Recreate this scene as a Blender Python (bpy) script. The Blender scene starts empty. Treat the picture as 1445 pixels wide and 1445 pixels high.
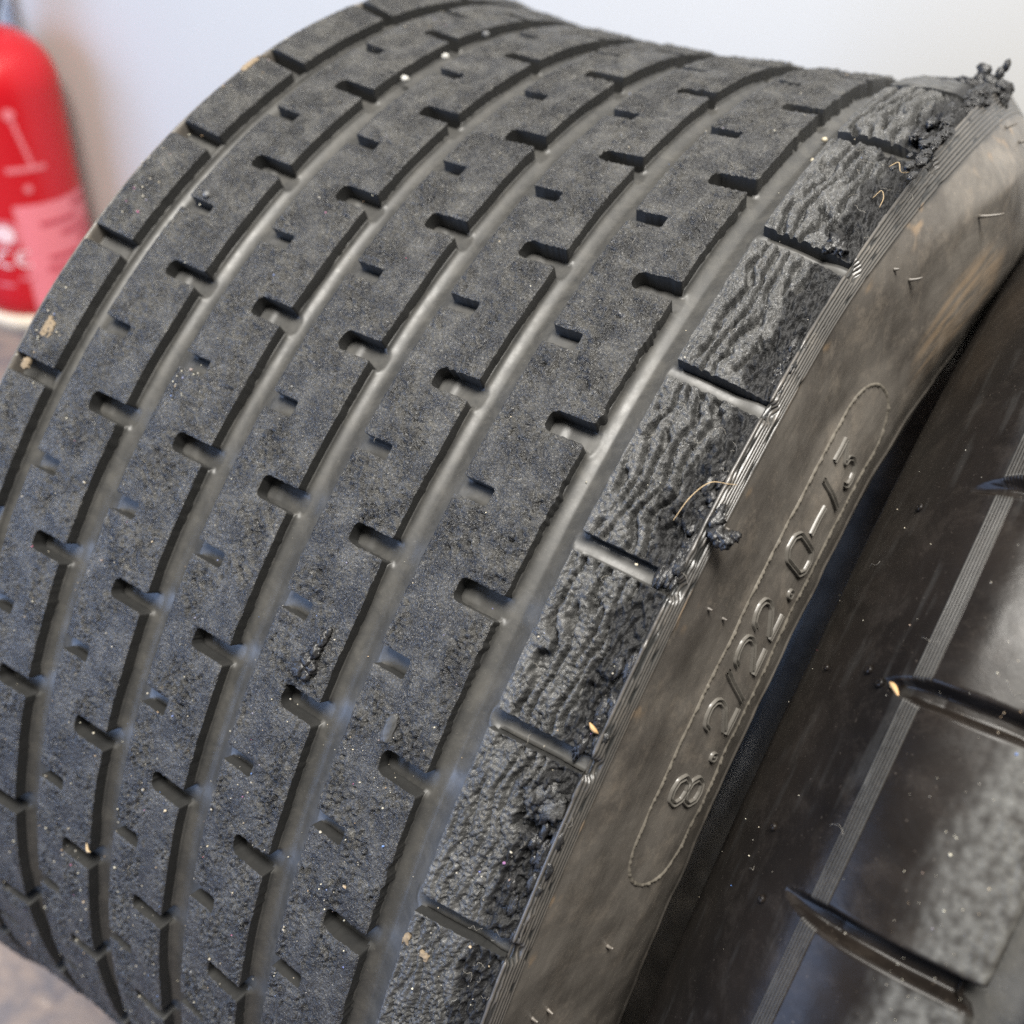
import bpy, math, random
import numpy as np
from mathutils import Vector, Matrix

random.seed(7)
sc = bpy.context.scene
C = sc.collection

# ------------------------------------------------------------------ camera
cam_d = bpy.data.cameras.new('camera')
cam = bpy.data.objects.new('camera', cam_d); C.objects.link(cam)
CAM = (0.17225451, -0.35630688, 0.37450823)
Rw = ((0.8372368877940709, 0.541925837145693, 0.0731490310997906),
      (0.388388908778598, -0.49513043095301823, -0.7771743124177795),
      (-0.3849525285728985, 0.6790892749692181, -0.6250194455911859))
M = Matrix.Identity(4)
for i in range(3):
    M[i][0] = Rw[0][i]; M[i][1] = -Rw[1][i]; M[i][2] = -Rw[2][i]; M[i][3] = CAM[i]
cam.matrix_world = M
cam_d.sensor_width = 36
cam_d.lens = 1386.594 / 1445 * 36
cam_d.clip_start = 0.01; cam_d.clip_end = 50
cam_d.dof.use_dof = True
cam_d.dof.focus_distance = 0.262
cam_d.dof.aperture_fstop = 8.8
sc.camera = cam

# ------------------------------------------------------------------ world and lamps (a garage: ceiling light, daylight from an open door)
w = bpy.data.worlds.new('World'); sc.world = w; w.use_nodes = True
bg = w.node_tree.nodes['Background']
bg.inputs[0].default_value = (0.98, 0.985, 1.0, 1); bg.inputs[1].default_value = 0.24

def area(name, loc, target, size, power, col, sy=None):
    d = bpy.data.lights.new(name, 'AREA'); d.energy = power; d.color = col
    d.shape = 'RECTANGLE'; d.size = size; d.size_y = sy or size
    o = bpy.data.objects.new(name, d); C.objects.link(o); o.location = loc
    o.rotation_euler = (Vector(target) - Vector(loc)).to_track_quat('-Z', 'Y').to_euler()
    return o
area('ceiling_light', (0.24, -0.58, 2.0), (0.05, -0.05, 0.2), 1.15, 112, (1.0, 0.965, 0.90), 0.6)
area('door_daylight', (-1.45, -1.75, 0.05), (0.0, -0.2, 0.0), 2.2, 76, (0.42, 0.60, 1.0), 1.5)

sc.view_settings.view_transform = 'Standard'
sc.view_settings.look = 'None'
sc.view_settings.exposure = 0.0
sc.cycles.use_denoising = False
sc.cycles.sample_clamp_indirect = 4.0
sc.view_settings.gamma = 1.0

# ------------------------------------------------------------------ noise
_rng = np.random.RandomState(3)
_perm = np.concatenate([_rng.permutation(256)] * 3)
_ang = _rng.rand(256) * 2 * np.pi
_gx, _gy = np.cos(_ang), np.sin(_ang)
def perlin(x, y, seed=0):
    x = np.asarray(x, float) + seed * 17.31; y = np.asarray(y, float) + seed * 9.77
    xi = np.floor(x).astype(int); yi = np.floor(y).astype(int)
    xf = x - xi; yf = y - yi
    u = xf * xf * xf * (xf * (xf * 6 - 15) + 10); v = yf * yf * yf * (yf * (yf * 6 - 15) + 10)
    def g(ix, iy, fx, fy):
        h = _perm[_perm[ix & 255] + (iy & 255)]
        return _gx[h] * fx + _gy[h] * fy
    a = g(xi, yi, xf, yf); b = g(xi + 1, yi, xf - 1, yf)
    c = g(xi, yi + 1, xf, yf - 1); d = g(xi + 1, yi + 1, xf - 1, yf - 1)
    return 1.5 * ((a + u * (b - a)) + v * ((c + u * (d - c)) - (a + u * (b - a))))
def fbm(x, y, seed=0, o=3):
    s = 0; a = 1
    for i in range(o):
        s = s + a * perlin(x * 2 ** i, y * 2 ** i, seed + i * 5); a *= .5
    return s
def sstep(a, b, x):
    t = np.clip((x - a) / (b - a), 0, 1); return t * t * (3 - 2 * t)

# ------------------------------------------------------------------ materials
def mat(name):
    m = bpy.data.materials.new(name); m.use_nodes = True
    return m, m.node_tree.nodes, m.node_tree.links, m.node_tree.nodes['Principled BSDF']
def noise(n, l, scale, detail=4, rough=.55, co=None, dist=0):
    t = n.new('ShaderNodeTexNoise'); t.inputs['Scale'].default_value = scale
    t.inputs['Detail'].default_value = detail; t.inputs['Roughness'].default_value = rough
    t.inputs['Distortion'].default_value = dist
    if co: l.new(co, t.inputs['Vector'])
    return t.outputs['Fac']
def ramp(n, l, fac, stops):
    r = n.new('ShaderNodeValToRGB'); e = r.color_ramp.elements
    while len(e) < len(stops): e.new(.5)
    for el, (p, c) in zip(e, stops):
        el.position = p; el.color = (c, c, c, 1) if not isinstance(c, tuple) else (*c, 1)
    l.new(fac, r.inputs[0]); return r.outputs[0]
def mix(n, l, fac, a, b, mode='MIX'):
    m = n.new('ShaderNodeMix'); m.data_type = 'RGBA'; m.blend_type = mode
    for s, v in ((m.inputs[0], fac), (m.inputs[6], a), (m.inputs[7], b)):
        if isinstance(v, (int, float)): s.default_value = v
        elif isinstance(v, tuple): s.default_value = (*v, 1)
        else: l.new(v, s)
    return m.outputs[2]
def bump(n, l, h, strength, dist, prev=None):
    b = n.new('ShaderNodeBump'); b.inputs['Strength'].default_value = strength; b.inputs['Distance'].default_value = dist
    l.new(h, b.inputs['Height'])
    if prev: l.new(prev, b.inputs['Normal'])
    return b.outputs[0]
def attr(n, name):
    a = n.new('ShaderNodeAttribute'); a.attribute_name = name; return a.outputs['Fac']
def coords(n): return n.new('ShaderNodeTexCoord').outputs['Object']

def rubber(name, c0, c1, dust, r0, r1, fine, fine_d, torn=False, dust_amt=.5, coarse=0):
    m, n, l, b = mat(name); co = coords(n)
    col = mix(n, l, noise(n, l, 60, 5, .6, co), c0, c1)
    d = ramp(n, l, noise(n, l, 130, 6, .7, co, .4), [(.42, 0.0), (.72, dust_amt)])
    col = mix(n, l, d, col, dust)
    sp = ramp(n, l, noise(n, l, 1500, 2, .5, co), [(.66, 0.0), (.74, dust_amt)])
    col = mix(n, l, sp, col, dust)
    rr = ramp(n, l, noise(n, l, 220, 5, .65, co), [(.3, r0), (.7, r1)])
    if torn:
        ta = attr(n, 'torn')
        col = mix(n, l, ta, col, (.008, .008, .0085))
        rr = mix(n, l, ta, rr, (.62, .62, .62))
    l.new(col, b.inputs['Base Color'])
    l.new(rr, b.inputs['Roughness'])
    nb = None
    if coarse: nb = bump(n, l, noise(n, l, 420, 3, .6, co, .9), .8, coarse)
    nb = bump(n, l, noise(n, l, 1150, 3, .62, co, .7), fine, fine_d, nb)
    l.new(nb, b.inputs['Normal'])
    b.inputs['Specular IOR Level'].default_value = .47
    return m
M_TREAD = rubber('worn_tread_rubber', (.009, .0095, .011), (.030, .0295, .0295), (.23, .22, .195), .23, .50, 1.0, .0010, dust_amt=.28, coarse=.0004)
M_SHOULD = rubber('hot_shoulder_rubber', (.024, .024, .0245), (.060, .060, .058), (.22, .215, .205), .28, .46, 1.0, .0005, True, .3, .00025)
M_GROOVE = rubber('moulded_groove_rubber', (.028, .028, .027), (.046, .045, .043), (.17, .16, .14), .38, .54, .12, .0001, dust_amt=.22)
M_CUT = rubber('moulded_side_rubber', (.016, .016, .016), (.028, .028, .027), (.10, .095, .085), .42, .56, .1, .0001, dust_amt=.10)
M_TORN = rubber('torn_black_rubber', (.010, .010, .011), (.022, .022, .022), (.10, .09, .08), .25, .45, .8, .0003, dust_amt=.12)

def side1_stain(t, th):
    s = th * SR; d = np.degrees(th)
    q = ((t - 50 - .9 * (d - 5)) / 12) ** 2 + ((d - 8) / 6.5) ** 2
    streak = .5 + .9 * perlin((t - .9 * s * .2) / 2.2, s / 26, 560) + .4 * perlin(t / .9, s / 14, 561)
    a = sstep(1.5, .3, q) * np.clip(streak, 0, 1)
    b = sstep(.25, .6, perlin(t / 3.5, s / 6, 565)) * sstep(T_RIDGE1 + 9, T_RIDGE1, t) * (t > T_RIDGE1 - 1) * .6
    return np.clip(.42 * a + b * sstep(-.1, .3, perlin(s / 20, t * 0 + .3, 566)), 0, 1)
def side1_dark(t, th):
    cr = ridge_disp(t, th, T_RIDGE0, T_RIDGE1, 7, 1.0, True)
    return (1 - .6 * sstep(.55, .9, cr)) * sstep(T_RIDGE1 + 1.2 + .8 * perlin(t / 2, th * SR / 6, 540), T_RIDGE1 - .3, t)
def sidewall_mat(name, c0, c1, dust, r0, r1, amt, scuffed=False, dark=False):
    m, n, l, b = mat(name); co = coords(n)
    mp = n.new('ShaderNodeMapping'); mp.inputs['Scale'].default_value = (1.0, 1, 1); l.new(co, mp.inputs[0])
    col = mix(n, l, ramp(n, l, noise(n, l, 26, 5, .6, co, .5), [(.35, 0.0), (.68, 1.0)]), c0, c1)
    d = ramp(n, l, noise(n, l, 75, 9, .76, co, .3), [(.5, 0.0), (.75, amt)])
    col = mix(n, l, d, col, dust)
    sp = ramp(n, l, noise(n, l, 900, 2, .5, co), [(.7, 0.0), (.78, .5)])
    col = mix(n, l, sp, col, dust)
    ro = ramp(n, l, noise(n, l, 70, 7, .7, co, .6), [(.3, r0), (.7, r1)])
    if dark:
        sm = ramp(n, l, noise(n, l, 30, 8, .72, co, .25), [(.46, 0.0), (.68, .6)]); col = mix(n, l, sm, col, (.038, .033, .029))
        st = attr(n, 'stain'); col = mix(n, l, st, col, (.34, .235, .14))
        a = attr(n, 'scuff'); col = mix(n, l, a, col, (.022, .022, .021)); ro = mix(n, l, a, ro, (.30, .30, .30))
    if scuffed:
        a = attr(n, 'scuff'); g = mix(n, l, noise(n, l, 700, 5, .7, co), (.03, .03, .028), (.17, .165, .15))
        col = mix(n, l, a, col, g); ro = mix(n, l, a, ro, (.72, .72, .72))
    l.new(col, b.inputs['Base Color'])
    l.new(ro, b.inputs['Roughness'])
    nb = bump(n, l, noise(n, l, 160, 4, .5, co), .15, .0006)
    nb = bump(n, l, noise(n, l, 1400, 3, .6, co), .12, .0001, nb)
    l.new(nb, b.inputs['Normal'])
    b.inputs['Specular IOR Level'].default_value = .5
    return m
M_SIDE = sidewall_mat('dusty_sidewall_rubber', (.074, .066, .058), (.150, .136, .119), (.26, .222, .18), .28, .48, .6, False, True)
M_SIDE2 = sidewall_mat('glossy_sidewall_rubber', (.006, .005, .0045), (.014, .011, .009), (.10, .082, .066), .20, .40, .18, True)
M_SIDE2.node_tree.nodes['Principled BSDF'].inputs['Specular IOR Level'].default_value = .17

def plain(name, col, rough, spec=.5, metal=0, nscale=0, namt=.1):
    m, n, l, b = mat(name)
    b.inputs['Roughness'].default_value = rough; b.inputs['Specular IOR Level'].default_value = spec
    b.inputs['Metallic'].default_value = metal
    if nscale:
        co = coords(n)
        c = mix(n, l, noise(n, l, nscale, 5, .6, co), tuple(x * (1 - namt) for x in col), tuple(min(1, x * (1 + namt)) for x in col))
        l.new(c, b.inputs['Base Color'])
    else: b.inputs['Base Color'].default_value = (*col, 1)
    return m
M_LETTER = plain('rubbed_rubber_edge', (.105, .097, .085), .34, .5, 0, 300, .3)
M_FLASH = plain('dusty_flash_rubber', (.115, .103, .085), .5, .4, 0, 400, .5)
M_WALL = plain('white_wall_paint', (.515, .503, .472), .55, .4, 0, 3, .03)
M_RED = plain('red_enamel', (.50, .007, .013), .28, .5, 0, 20, .06)
M_PINK = plain('printed_label_pink', (.74, .20, .23), .45, .4, 0, 60, .06)
M_PINKD = plain('printed_label_text', (.48, .045, .07), .45)
M_PRINT = plain('white_print', (.68, .17, .19), .45)
M_PRINTW = plain('bright_print', (.80, .55, .54), .4)
M_CREAM = plain('cream_edge_highlight', (.70, .58, .42), .45, .5, 0, 40, .08)
M_BLACKP = plain('black_plastic', (.02, .02, .02), .4)
M_BRASS = plain('brass', (.6, .42, .16), .3, .5, 1)
M_STRAW = plain('dry_straw', (.42, .31, .18), .7, .3, 0, 300, .25)
M_WOOD = plain('orange_wood_chip', (.42, .26, .12), .6, .3, 0, 300, .2)
M_MUD = plain('dried_mud', (.20, .155, .105), .9, .2, 0, 700, .4)
M_LINT = plain('pale_lint', (.27, .25, .215), .8, .2)

def floor_mat():
    m, n, l, b = mat('stained_floor_concrete'); co = coords(n)
    c = mix(n, l, ramp(n, l, noise(n, l, 22, 6, .65, co, .3), [(.38, 0.0), (.62, 1.0)]), (.07, .075, .10), (.23, .18, .155))
    c = mix(n, l, ramp(n, l, noise(n, l, 90, 6, .7, co), [(.55, 0.0), (.75, .7)]), c, (.12, .09, .09))
    c = mix(n, l, ramp(n, l, noise(n, l, 160, 3, .5, co), [(.66, 0.0), (.74, .6)]), c, (.5, .42, .36))
    l.new(c, b.inputs['Base Color']); b.inputs['Roughness'].default_value = .6
    l.new(bump(n, l, noise(n, l, 300, 5, .7, co), .5, .001), b.inputs['Normal'])
    return m
M_FLOOR = floor_mat()
def grain_mat():
    m, n, l, b = mat('sand_grain'); g = n.new('ShaderNodeNewGeometry')
    c = ramp(n, l, g.outputs['Random Per Island'], [(0, (.40, .37, .31)), (.35, (.26, .235, .19)), (.6, (.50, .47, .37)), (.85, (.27, .18, .10)), (.96, (.08, .18, .42)), (1, (.42, .08, .10))])
    for x in []: pass
    l.new(c, b.inputs['Base Color']); b.inputs['Roughness'].default_value = .45
    return m
M_SAND = grain_mat()

# ------------------------------------------------------------------ mesh helpers
def link(name, me, parent=None, m=None):
    o = bpy.data.objects.new(name, me); C.objects.link(o)
    if m is not None and not me.materials:
        me.materials.append(m)
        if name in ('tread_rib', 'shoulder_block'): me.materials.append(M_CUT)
    if parent is not None: o.parent = parent
    return o
def tag(o, label=None, cat=None, group=None, kind=None):
    if label: o['label'] = label
    if cat: o['category'] = cat
    if group: o['group'] = group
    if kind: o['kind'] = kind
    return o
def empty(name, loc=(0, 0, 0)):
    o = bpy.data.objects.new(name, None); C.objects.link(o); o.location = loc; o.empty_display_size = .02
    return o
def make_mesh(name, V, polys, smooth=True, attrs=None):
    """polys: list of int arrays (k, n)"""
    me = bpy.data.meshes.new(name)
    V = np.asarray(V, np.float32)
    polys = [np.asarray(p, np.int32) for p in polys if len(p)]
    nl = sum(p.size for p in polys); nf = sum(len(p) for p in polys)
    me.vertices.add(len(V)); me.vertices.foreach_set('co', V.ravel())
    me.loops.add(nl); me.loops.foreach_set('vertex_index', np.concatenate([p.ravel() for p in polys]))
    tot = np.concatenate([np.full(len(p), p.shape[1], np.int32) for p in polys])
    st = np.concatenate([[0], np.cumsum(tot)[:-1]]).astype(np.int32)
    me.polygons.add(nf); me.polygons.foreach_set('loop_start', st)
    try: me.polygons.foreach_set('loop_total', tot)
    except Exception: pass
    sm = smooth if isinstance(smooth, np.ndarray) else np.full(nf, bool(smooth))
    me.polygons.foreach_set('use_smooth', sm)
    if attrs:
        for k, v in attrs.items():
            a = me.attributes.new(k, 'FLOAT', 'POINT'); a.data.foreach_set('value', np.asarray(v, np.float32))
    me.update(calc_edges=True); me.validate()
    return me
def grid_quads(nr, nc, off=0, flip=False):
    i = np.arange(nr - 1)[:, None] * nc + np.arange(nc - 1)[None]
    q = np.stack([i, i + 1, i + nc + 1, i + nc], -1).reshape(-1, 4) + off
    return q[:, ::-1] if flip else q

def polygonise(Ug, Sg, sdf):
    """marching squares: (u, s) points, quads, other polygons, boundary segments, boundary sdf"""
    nS, nU = sdf.shape
    ins = sdf < 0
    if not ins.any(): return None
    idx = -np.ones(nS * nU, int); k = np.flatnonzero(ins.ravel()); idx[k] = np.arange(len(k))
    idx = idx.reshape(nS, nU)
    cnt = ins[:-1, :-1].astype(int) + ins[:-1, 1:] + ins[1:, 1:] + ins[1:, :-1]
    fi, fj = np.nonzero(cnt == 4)
    quads = np.stack([idx[fi, fj], idx[fi, fj + 1], idx[fi + 1, fj + 1], idx[fi + 1, fj]], -1)
    P = [(a, b) for a, b in zip(Ug.ravel()[k], Sg.ravel()[k])]
    nb = len(P); ev = {}; others = {}; segs = []
    def cross(a, b):
        key = (a, b) if a < b else (b, a)
        if key in ev: return ev[key]
        da, db = sdf[a], sdf[b]; t = da / (da - db)
        P.append((Ug[a] + t * (Ug[b] - Ug[a]), Sg[a] + t * (Sg[b] - Sg[a])))
        ev[key] = len(P) - 1
        return ev[key]
    for i, j in zip(*np.nonzero((cnt > 0) & (cnt < 4))):
        cs = [(i, j), (i, j + 1), (i + 1, j + 1), (i + 1, j)]
        poly = []; exits = []
        for q in range(4):
            a, b = cs[q], cs[(q + 1) % 4]
            if ins[a]: poly.append(idx[a])
            if ins[a] != ins[b]:
                v = cross(a, b); poly.append(v); exits.append((len(poly) - 1, ins[a]))
        if len(poly) >= 3: others.setdefault(len(poly), []).append(poly)
        for n_, (pi, leaving) in enumerate(exits):
            if leaving:
                segs.append((poly[pi], poly[exits[(n_ + 1) % len(exits)][0]]))
    return np.array(P), quads, {k_: np.array(v) for k_, v in others.items()}, np.array(segs).reshape(-1, 2), nb

prof2 = lambda u: 281.0 - .00012 * np.asarray(u) ** 2
SR = 282.0                                   # s (mm) = theta * SR
def squash(u, r, th):
    """the front tyre is out of round: its right shoulder flares towards the far top"""
    t = np.degrees((np.asarray(th) + math.pi) % (2 * math.pi) - math.pi)
    g = sstep(24, -3, t) * sstep(-95, -45, t)
    k = sstep(78, 114, u)
    side = sstep(283, 262, r) * sstep(205, 242, r) * (u > 60)
    return u + g * (4.6 * sstep(90, 122, u) + 13.0 * side), r + g * (8.0 * k) * sstep(165, 200, r)
def tyre_map(prof, u, s, h):
    th = s / SR; r = prof(u) + h
    if prof is not prof2: u, r = squash(u, r, th)
    return np.stack([u, -r * np.sin(th), r * np.cos(th)], -1) / 1000.0
def piece_mesh(name, prof, pieces, wall=7.0):
    """pieces: list of (Ug, Sg, sdf, height_fn(u,s,d), torn_fn)"""
    Vs = []; polys = {}; sm = []; tor = []; off = 0
    order = []
    for Ug, Sg, sdf, hf, tf in pieces:
        r = polygonise(Ug, Sg, sdf)
        if r is None: continue
        P, quads, oth, segs, nb = r
        d = np.zeros(len(P)); d[:nb] = sdf.ravel()[np.flatnonzero((sdf < 0).ravel())]
        h = hf(P[:, 0], P[:, 1], d)
        top = tyre_map(prof, P[:, 0], P[:, 1], h)
        t = tf(P[:, 0], P[:, 1]) if tf else np.zeros(len(P))
        # walls
        wi = np.unique(segs); remap = -np.ones(len(P), int); remap[wi] = np.arange(len(wi))
        wt = top[wi]; wb = tyre_map(prof, P[wi, 0], P[wi, 1], np.full(len(wi), -wall))
        o1 = off + len(P); o2 = o1 + len(wi)
        Vs += [top, wt, wb]; tor += [t, t[wi] * .5, np.zeros(len(wi))]
        order.append((quads[:, ::-1] + off, True))
        for k, v in oth.items(): order.append((v[:, ::-1] + off, True))
        a = remap[segs[:, 0]]; b = remap[segs[:, 1]]
        order.append((np.stack([a + o1, b + o1, b + o2, a + o2], -1), False))
        off = o2 + len(wi)
    me = make_mesh(name, np.concatenate(Vs), [p for p, _ in order], True, {'torn': np.concatenate(tor)})
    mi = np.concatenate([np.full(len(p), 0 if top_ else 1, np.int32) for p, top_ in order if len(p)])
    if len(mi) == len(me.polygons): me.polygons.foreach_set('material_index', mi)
    return me

def rbox(u, s, u0, u1, s0, s1, r):
    qx = np.abs(u - (u0 + u1) / 2) - (u1 - u0) / 2 + r; qy = np.abs(s - (s0 + s1) / 2) - (s1 - s0) / 2 + r
    return np.hypot(np.maximum(qx, 0), np.maximum(qy, 0)) + np.minimum(np.maximum(qx, qy), 0) - r

def catmull(pts, step):
    p = np.array(pts, float); out = []
    p = np.vstack([2 * p[0] - p[1], p, 2 * p[-1] - p[-2]])
    for i in range(1, len(p) - 2):
        n = max(2, int(np.linalg.norm(p[i + 1] - p[i]) / step) + 1); t = np.linspace(0, 1, n, endpoint=False)[:, None]
        a, b, c, d = p[i - 1:i + 3]
        out.append(.5 * (2 * b + (c - a) * t + (2 * a - 5 * b + 4 * c - d) * t * t + (3 * b - a - 3 * c + d) * t ** 3))
    out.append(p[-2][None]); return np.vstack(out)
class Side:
    """a revolved sidewall: profile (u, r) with arc length t and outward normal"""
    def __init__(self, pts, step=.25, sign=1, deform=False):
        self.deform = deform
        q = catmull(pts, step); L = np.concatenate([[0], np.cumsum(np.hypot(*np.diff(q, axis=0).T))])
        self.T = np.arange(0, L[-1], step); self.U = np.interp(self.T, L, q[:, 0]); self.R = np.interp(self.T, L, q[:, 1])
        du = np.gradient(self.U); dr = np.gradient(self.R); k = np.hypot(du, dr)
        nu, nr = -dr / k, du / k
        if sign < 0: nu, nr = -nu, -nr
        self.NU, self.NR = nu, nr
    def at(self, t, th, h):
        i = lambda A: np.interp(t, self.T, A)
        u = i(self.U) + h * i(self.NU); r = i(self.R) + h * i(self.NR)
        if self.deform: u, r = squash(u, r, th)
        return np.stack([u, -r * np.sin(th), r * np.cos(th)], -1) / 1000.0
    def t_of_r(self, r, tmin=6):
        m = self.T > tmin; k = np.argmin(np.abs(self.R[m] - r)); return self.T[m][k]
    def mesh(self, name, TT, TH, disp, flip, af=None, sf=None):
        V = []; P = []; off = 0; A = []; B = []
        for TH_ in TH:
            t, th = np.meshgrid(TT, TH_); V.append(self.at(t, th, disp(t, th)).reshape(-1, 3))
            P.append(grid_quads(len(TH_), len(TT), off, flip)); off += t.size
            if af: A.append(af(t, th).ravel()); B.append((sf(t, th) if sf else t * 0).ravel())
        return make_mesh(name, np.concatenate(V), P, True, {'scuff': np.concatenate(A), 'stain': np.concatenate(B)} if af else None)

def tube_mesh(name, pts, rad, n=6):
    pts = np.array(pts, float); N = len(pts); rad = np.broadcast_to(np.array(rad, float), (N,))
    tg = np.gradient(pts, axis=0); tg /= np.linalg.norm(tg, axis=1)[:, None] + 1e-12
    ref = np.array([.3, .5, .8]); a = np.cross(tg, ref); a /= np.linalg.norm(a, axis=1)[:, None] + 1e-12
    b = np.cross(tg, a); ph = np.linspace(0, 2 * np.pi, n, endpoint=False)
    V = (pts[:, None] + rad[:, None, None] * (np.cos(ph)[None, :, None] * a[:, None] + np.sin(ph)[None, :, None] * b[:, None])).reshape(-1, 3)
    q = []
    for i in range(N - 1):
        for j in range(n):
            q.append([i * n + j, i * n + (j + 1) % n, (i + 1) * n + (j + 1) % n, (i + 1) * n + j])
    caps = [list(range(n))[::-1], [(N - 1) * n + j for j in range(n)]]
    return make_mesh(name, V, [np.array(q), np.array(caps)])

def ico(sub):
    import bmesh
    bm = bmesh.new(); bmesh.ops.create_icosphere(bm, subdivisions=sub, radius=1)
    V = np.array([v.co[:] for v in bm.verts]); F = np.array([[v.index for v in f.verts] for f in bm.faces]); bm.free()
    return V, F
ICO1, ICO3, ICO4 = ico(1), ico(3), ico(4)
def blob(V, seed, amp, fr):
    d = V / np.linalg.norm(V, axis=1)[:, None]
    n = perlin(d[:, 0] * fr + d[:, 2] * .7 * fr, d[:, 1] * fr - d[:, 2] * .6 * fr, seed) + .6 * perlin(d[:, 1] * fr * 2.3 + d[:, 0], d[:, 2] * fr * 2.3, seed + 3) \
        + .4 * perlin(d[:, 0] * fr * 5, d[:, 2] * fr * 5 + d[:, 1] * 4, seed + 5)
    return V * (1 + amp * n)[:, None]
def clump_mesh(name, balls, seed, amp=.35, fr=2.0):
    """balls: (centre xyz m, radii xyz m); grows one lumpy crust of torn rubber"""
    V = []; F = []; off = 0
    for i, (c, r) in enumerate(balls):
        v = blob(ICO3[0], seed + i, amp, fr) * np.array(r) / 1.0 + np.array(c)
        V.append(v); F.append(ICO3[1] + off); off += len(v)
    return make_mesh(name, np.concatenate(V), [np.concatenate(F)])

# ------------------------------------------------------------------ the setting: floor and wall
def box_mesh(name, x0, x1, y0, y1, z0, z1):
    V = [(x, y, z) for z in (z0, z1) for y in (y0, y1) for x in (x0, x1)]
    return make_mesh(name, V, [np.array([[0, 2, 3, 1], [4, 5, 7, 6], [0, 1, 5, 4], [2, 6, 7, 3], [0, 4, 6, 2], [1, 3, 7, 5]])], False)
FZ = -0.2865
o = link('floor', box_mesh('floor', -4, 4, -4, .43, FZ - .05, FZ), None, M_FLOOR); o['kind'] = 'structure'
o = link('wall', box_mesh('wall', -4, 4, .432, .55, FZ - .05, 3.0), None, M_WALL)
tag(o, 'plain white painted wall behind the tyres', 'wall', None, 'structure')

# ------------------------------------------------------------------ the worn tyre in front
PU = [-112, -109, -93, -61, -25, 10, 46, 83, 100, 112, 119.5, 124]
PR = [284.5, 285.2, 281.5, 279.3, 278.8, 279.8, 282.5, 285.3, 284.2, 282, 280.2, 279]
_pu = np.linspace(-112, 124, 400); _pr = np.convolve(np.pad(np.interp(_pu, PU, PR), 20, 'edge'), np.ones(21) / 21, 'same')[20:-20]
prof1 = lambda u: np.interp(u, _pu, _pr)
TH1 = [-5.54, 5.39, 16.22, 25.82, 35.7, 45.82, 55.84, 65.72, 75.77, 85.95, 96.77]
step_ = (360 - 5.54 - 96.77) / 25
TH1 = np.radians(TH1 + [96.77 + step_ * i for i in range(1, 25)])            # lower edge of every row of notches
N1 = len(TH1)
MID1 = np.array([(TH1[i] + (TH1[(i + 1) % N1] + (2 * math.pi if i == N1 - 1 else 0))) / 2 for i in range(N1)])
SH1 = MID1.copy(); SH1[1:7] = np.radians([8.76, 19.68, 30.24, 40.83, 50.74, 61.36]); SH1[0] = np.radians(-1.9)
RIBS = [(-85.4, -61.4), (-50.2, -24.7), (-14.2, 10.5), (21.5, 46.5), (57.0, 83.7)]
GROOVES = [(-93.2, -85.4), (-61.4, -50.2), (-24.7, -14.2), (10.5, 21.5), (46.5, 57.0), (83.7, 94.0)]
D_LO, D_HI = math.radians(-17), math.radians(107)

def s_grid(u0, u1, s0, s1, ru, rs):
    U = np.linspace(u0, u1, max(2, int(round((u1 - u0) / ru)) + 1)); S = np.linspace(s0, s1, max(2, int(round((s1 - s0) / rs)) + 1))
    return np.meshgrid(U, S)
def arcs(dense, coarse):
    return [(D_LO * SR, D_HI * SR, dense), (D_HI * SR, (2 * math.pi + D_LO) * SR, coarse)]
def wrap(th, s0, s1):
    """angles (as s) that fall near [s0, s1]"""
    out = []
    for t in th:
        for k in (-1, 0, 1):
            v = (t + 2 * math.pi * k) * SR
            if s0 - 12 < v < s1 + 12: out.append(v)
    return out

def terr(n, ths, k=.05):
    return sum(sstep(t - k, t + k, n) for t in ths)
def grain(u, s, seed, amp=1.0):
    wu = perlin(u / 3.1, s / 3.7, seed + 40) * .9
    du = u + .25 * s * 0
    a = perlin(du / 1.8 + wu, s / 2.6 + .6 * wu, seed)
    b = perlin(du / .95 + .5 * wu, s / 1.2, seed + 1)
    patch = .35 + 1.0 * sstep(-.4, .45, fbm(u / 13, s / 19, seed + 7, 3))
    flakes = .20 * terr(a, (-.38, -.12, .14, .4)) + .20 * terr(b, (-.3, .05, .35), .09)
    pits = -np.clip(perlin(u / 1.25, s / 1.7, seed + 11) - .38, 0, 1) * 1.9
    pits = pits - 1.1 * np.exp(-(perlin(u / 1.5 + .4 * wu, s / 2.6, seed + 31) / .05) ** 2) * sstep(.05, .4, perlin(u / 2.4, s / 3.1, seed + 32))
    sc = np.exp(-(perlin((u + .35 * s) / 1.6, (s - .35 * u) / 9, seed + 15) / .07) ** 2) * sstep(.0, .5, perlin(u / 8, s / 10, seed + 16))
    return amp * (patch * (flakes - .58 + 1.3 * pits) + .10 * b * patch - .45 * sc * patch + .24 * fbm(u / 9, s / 12, seed + 9, 2))

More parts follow.
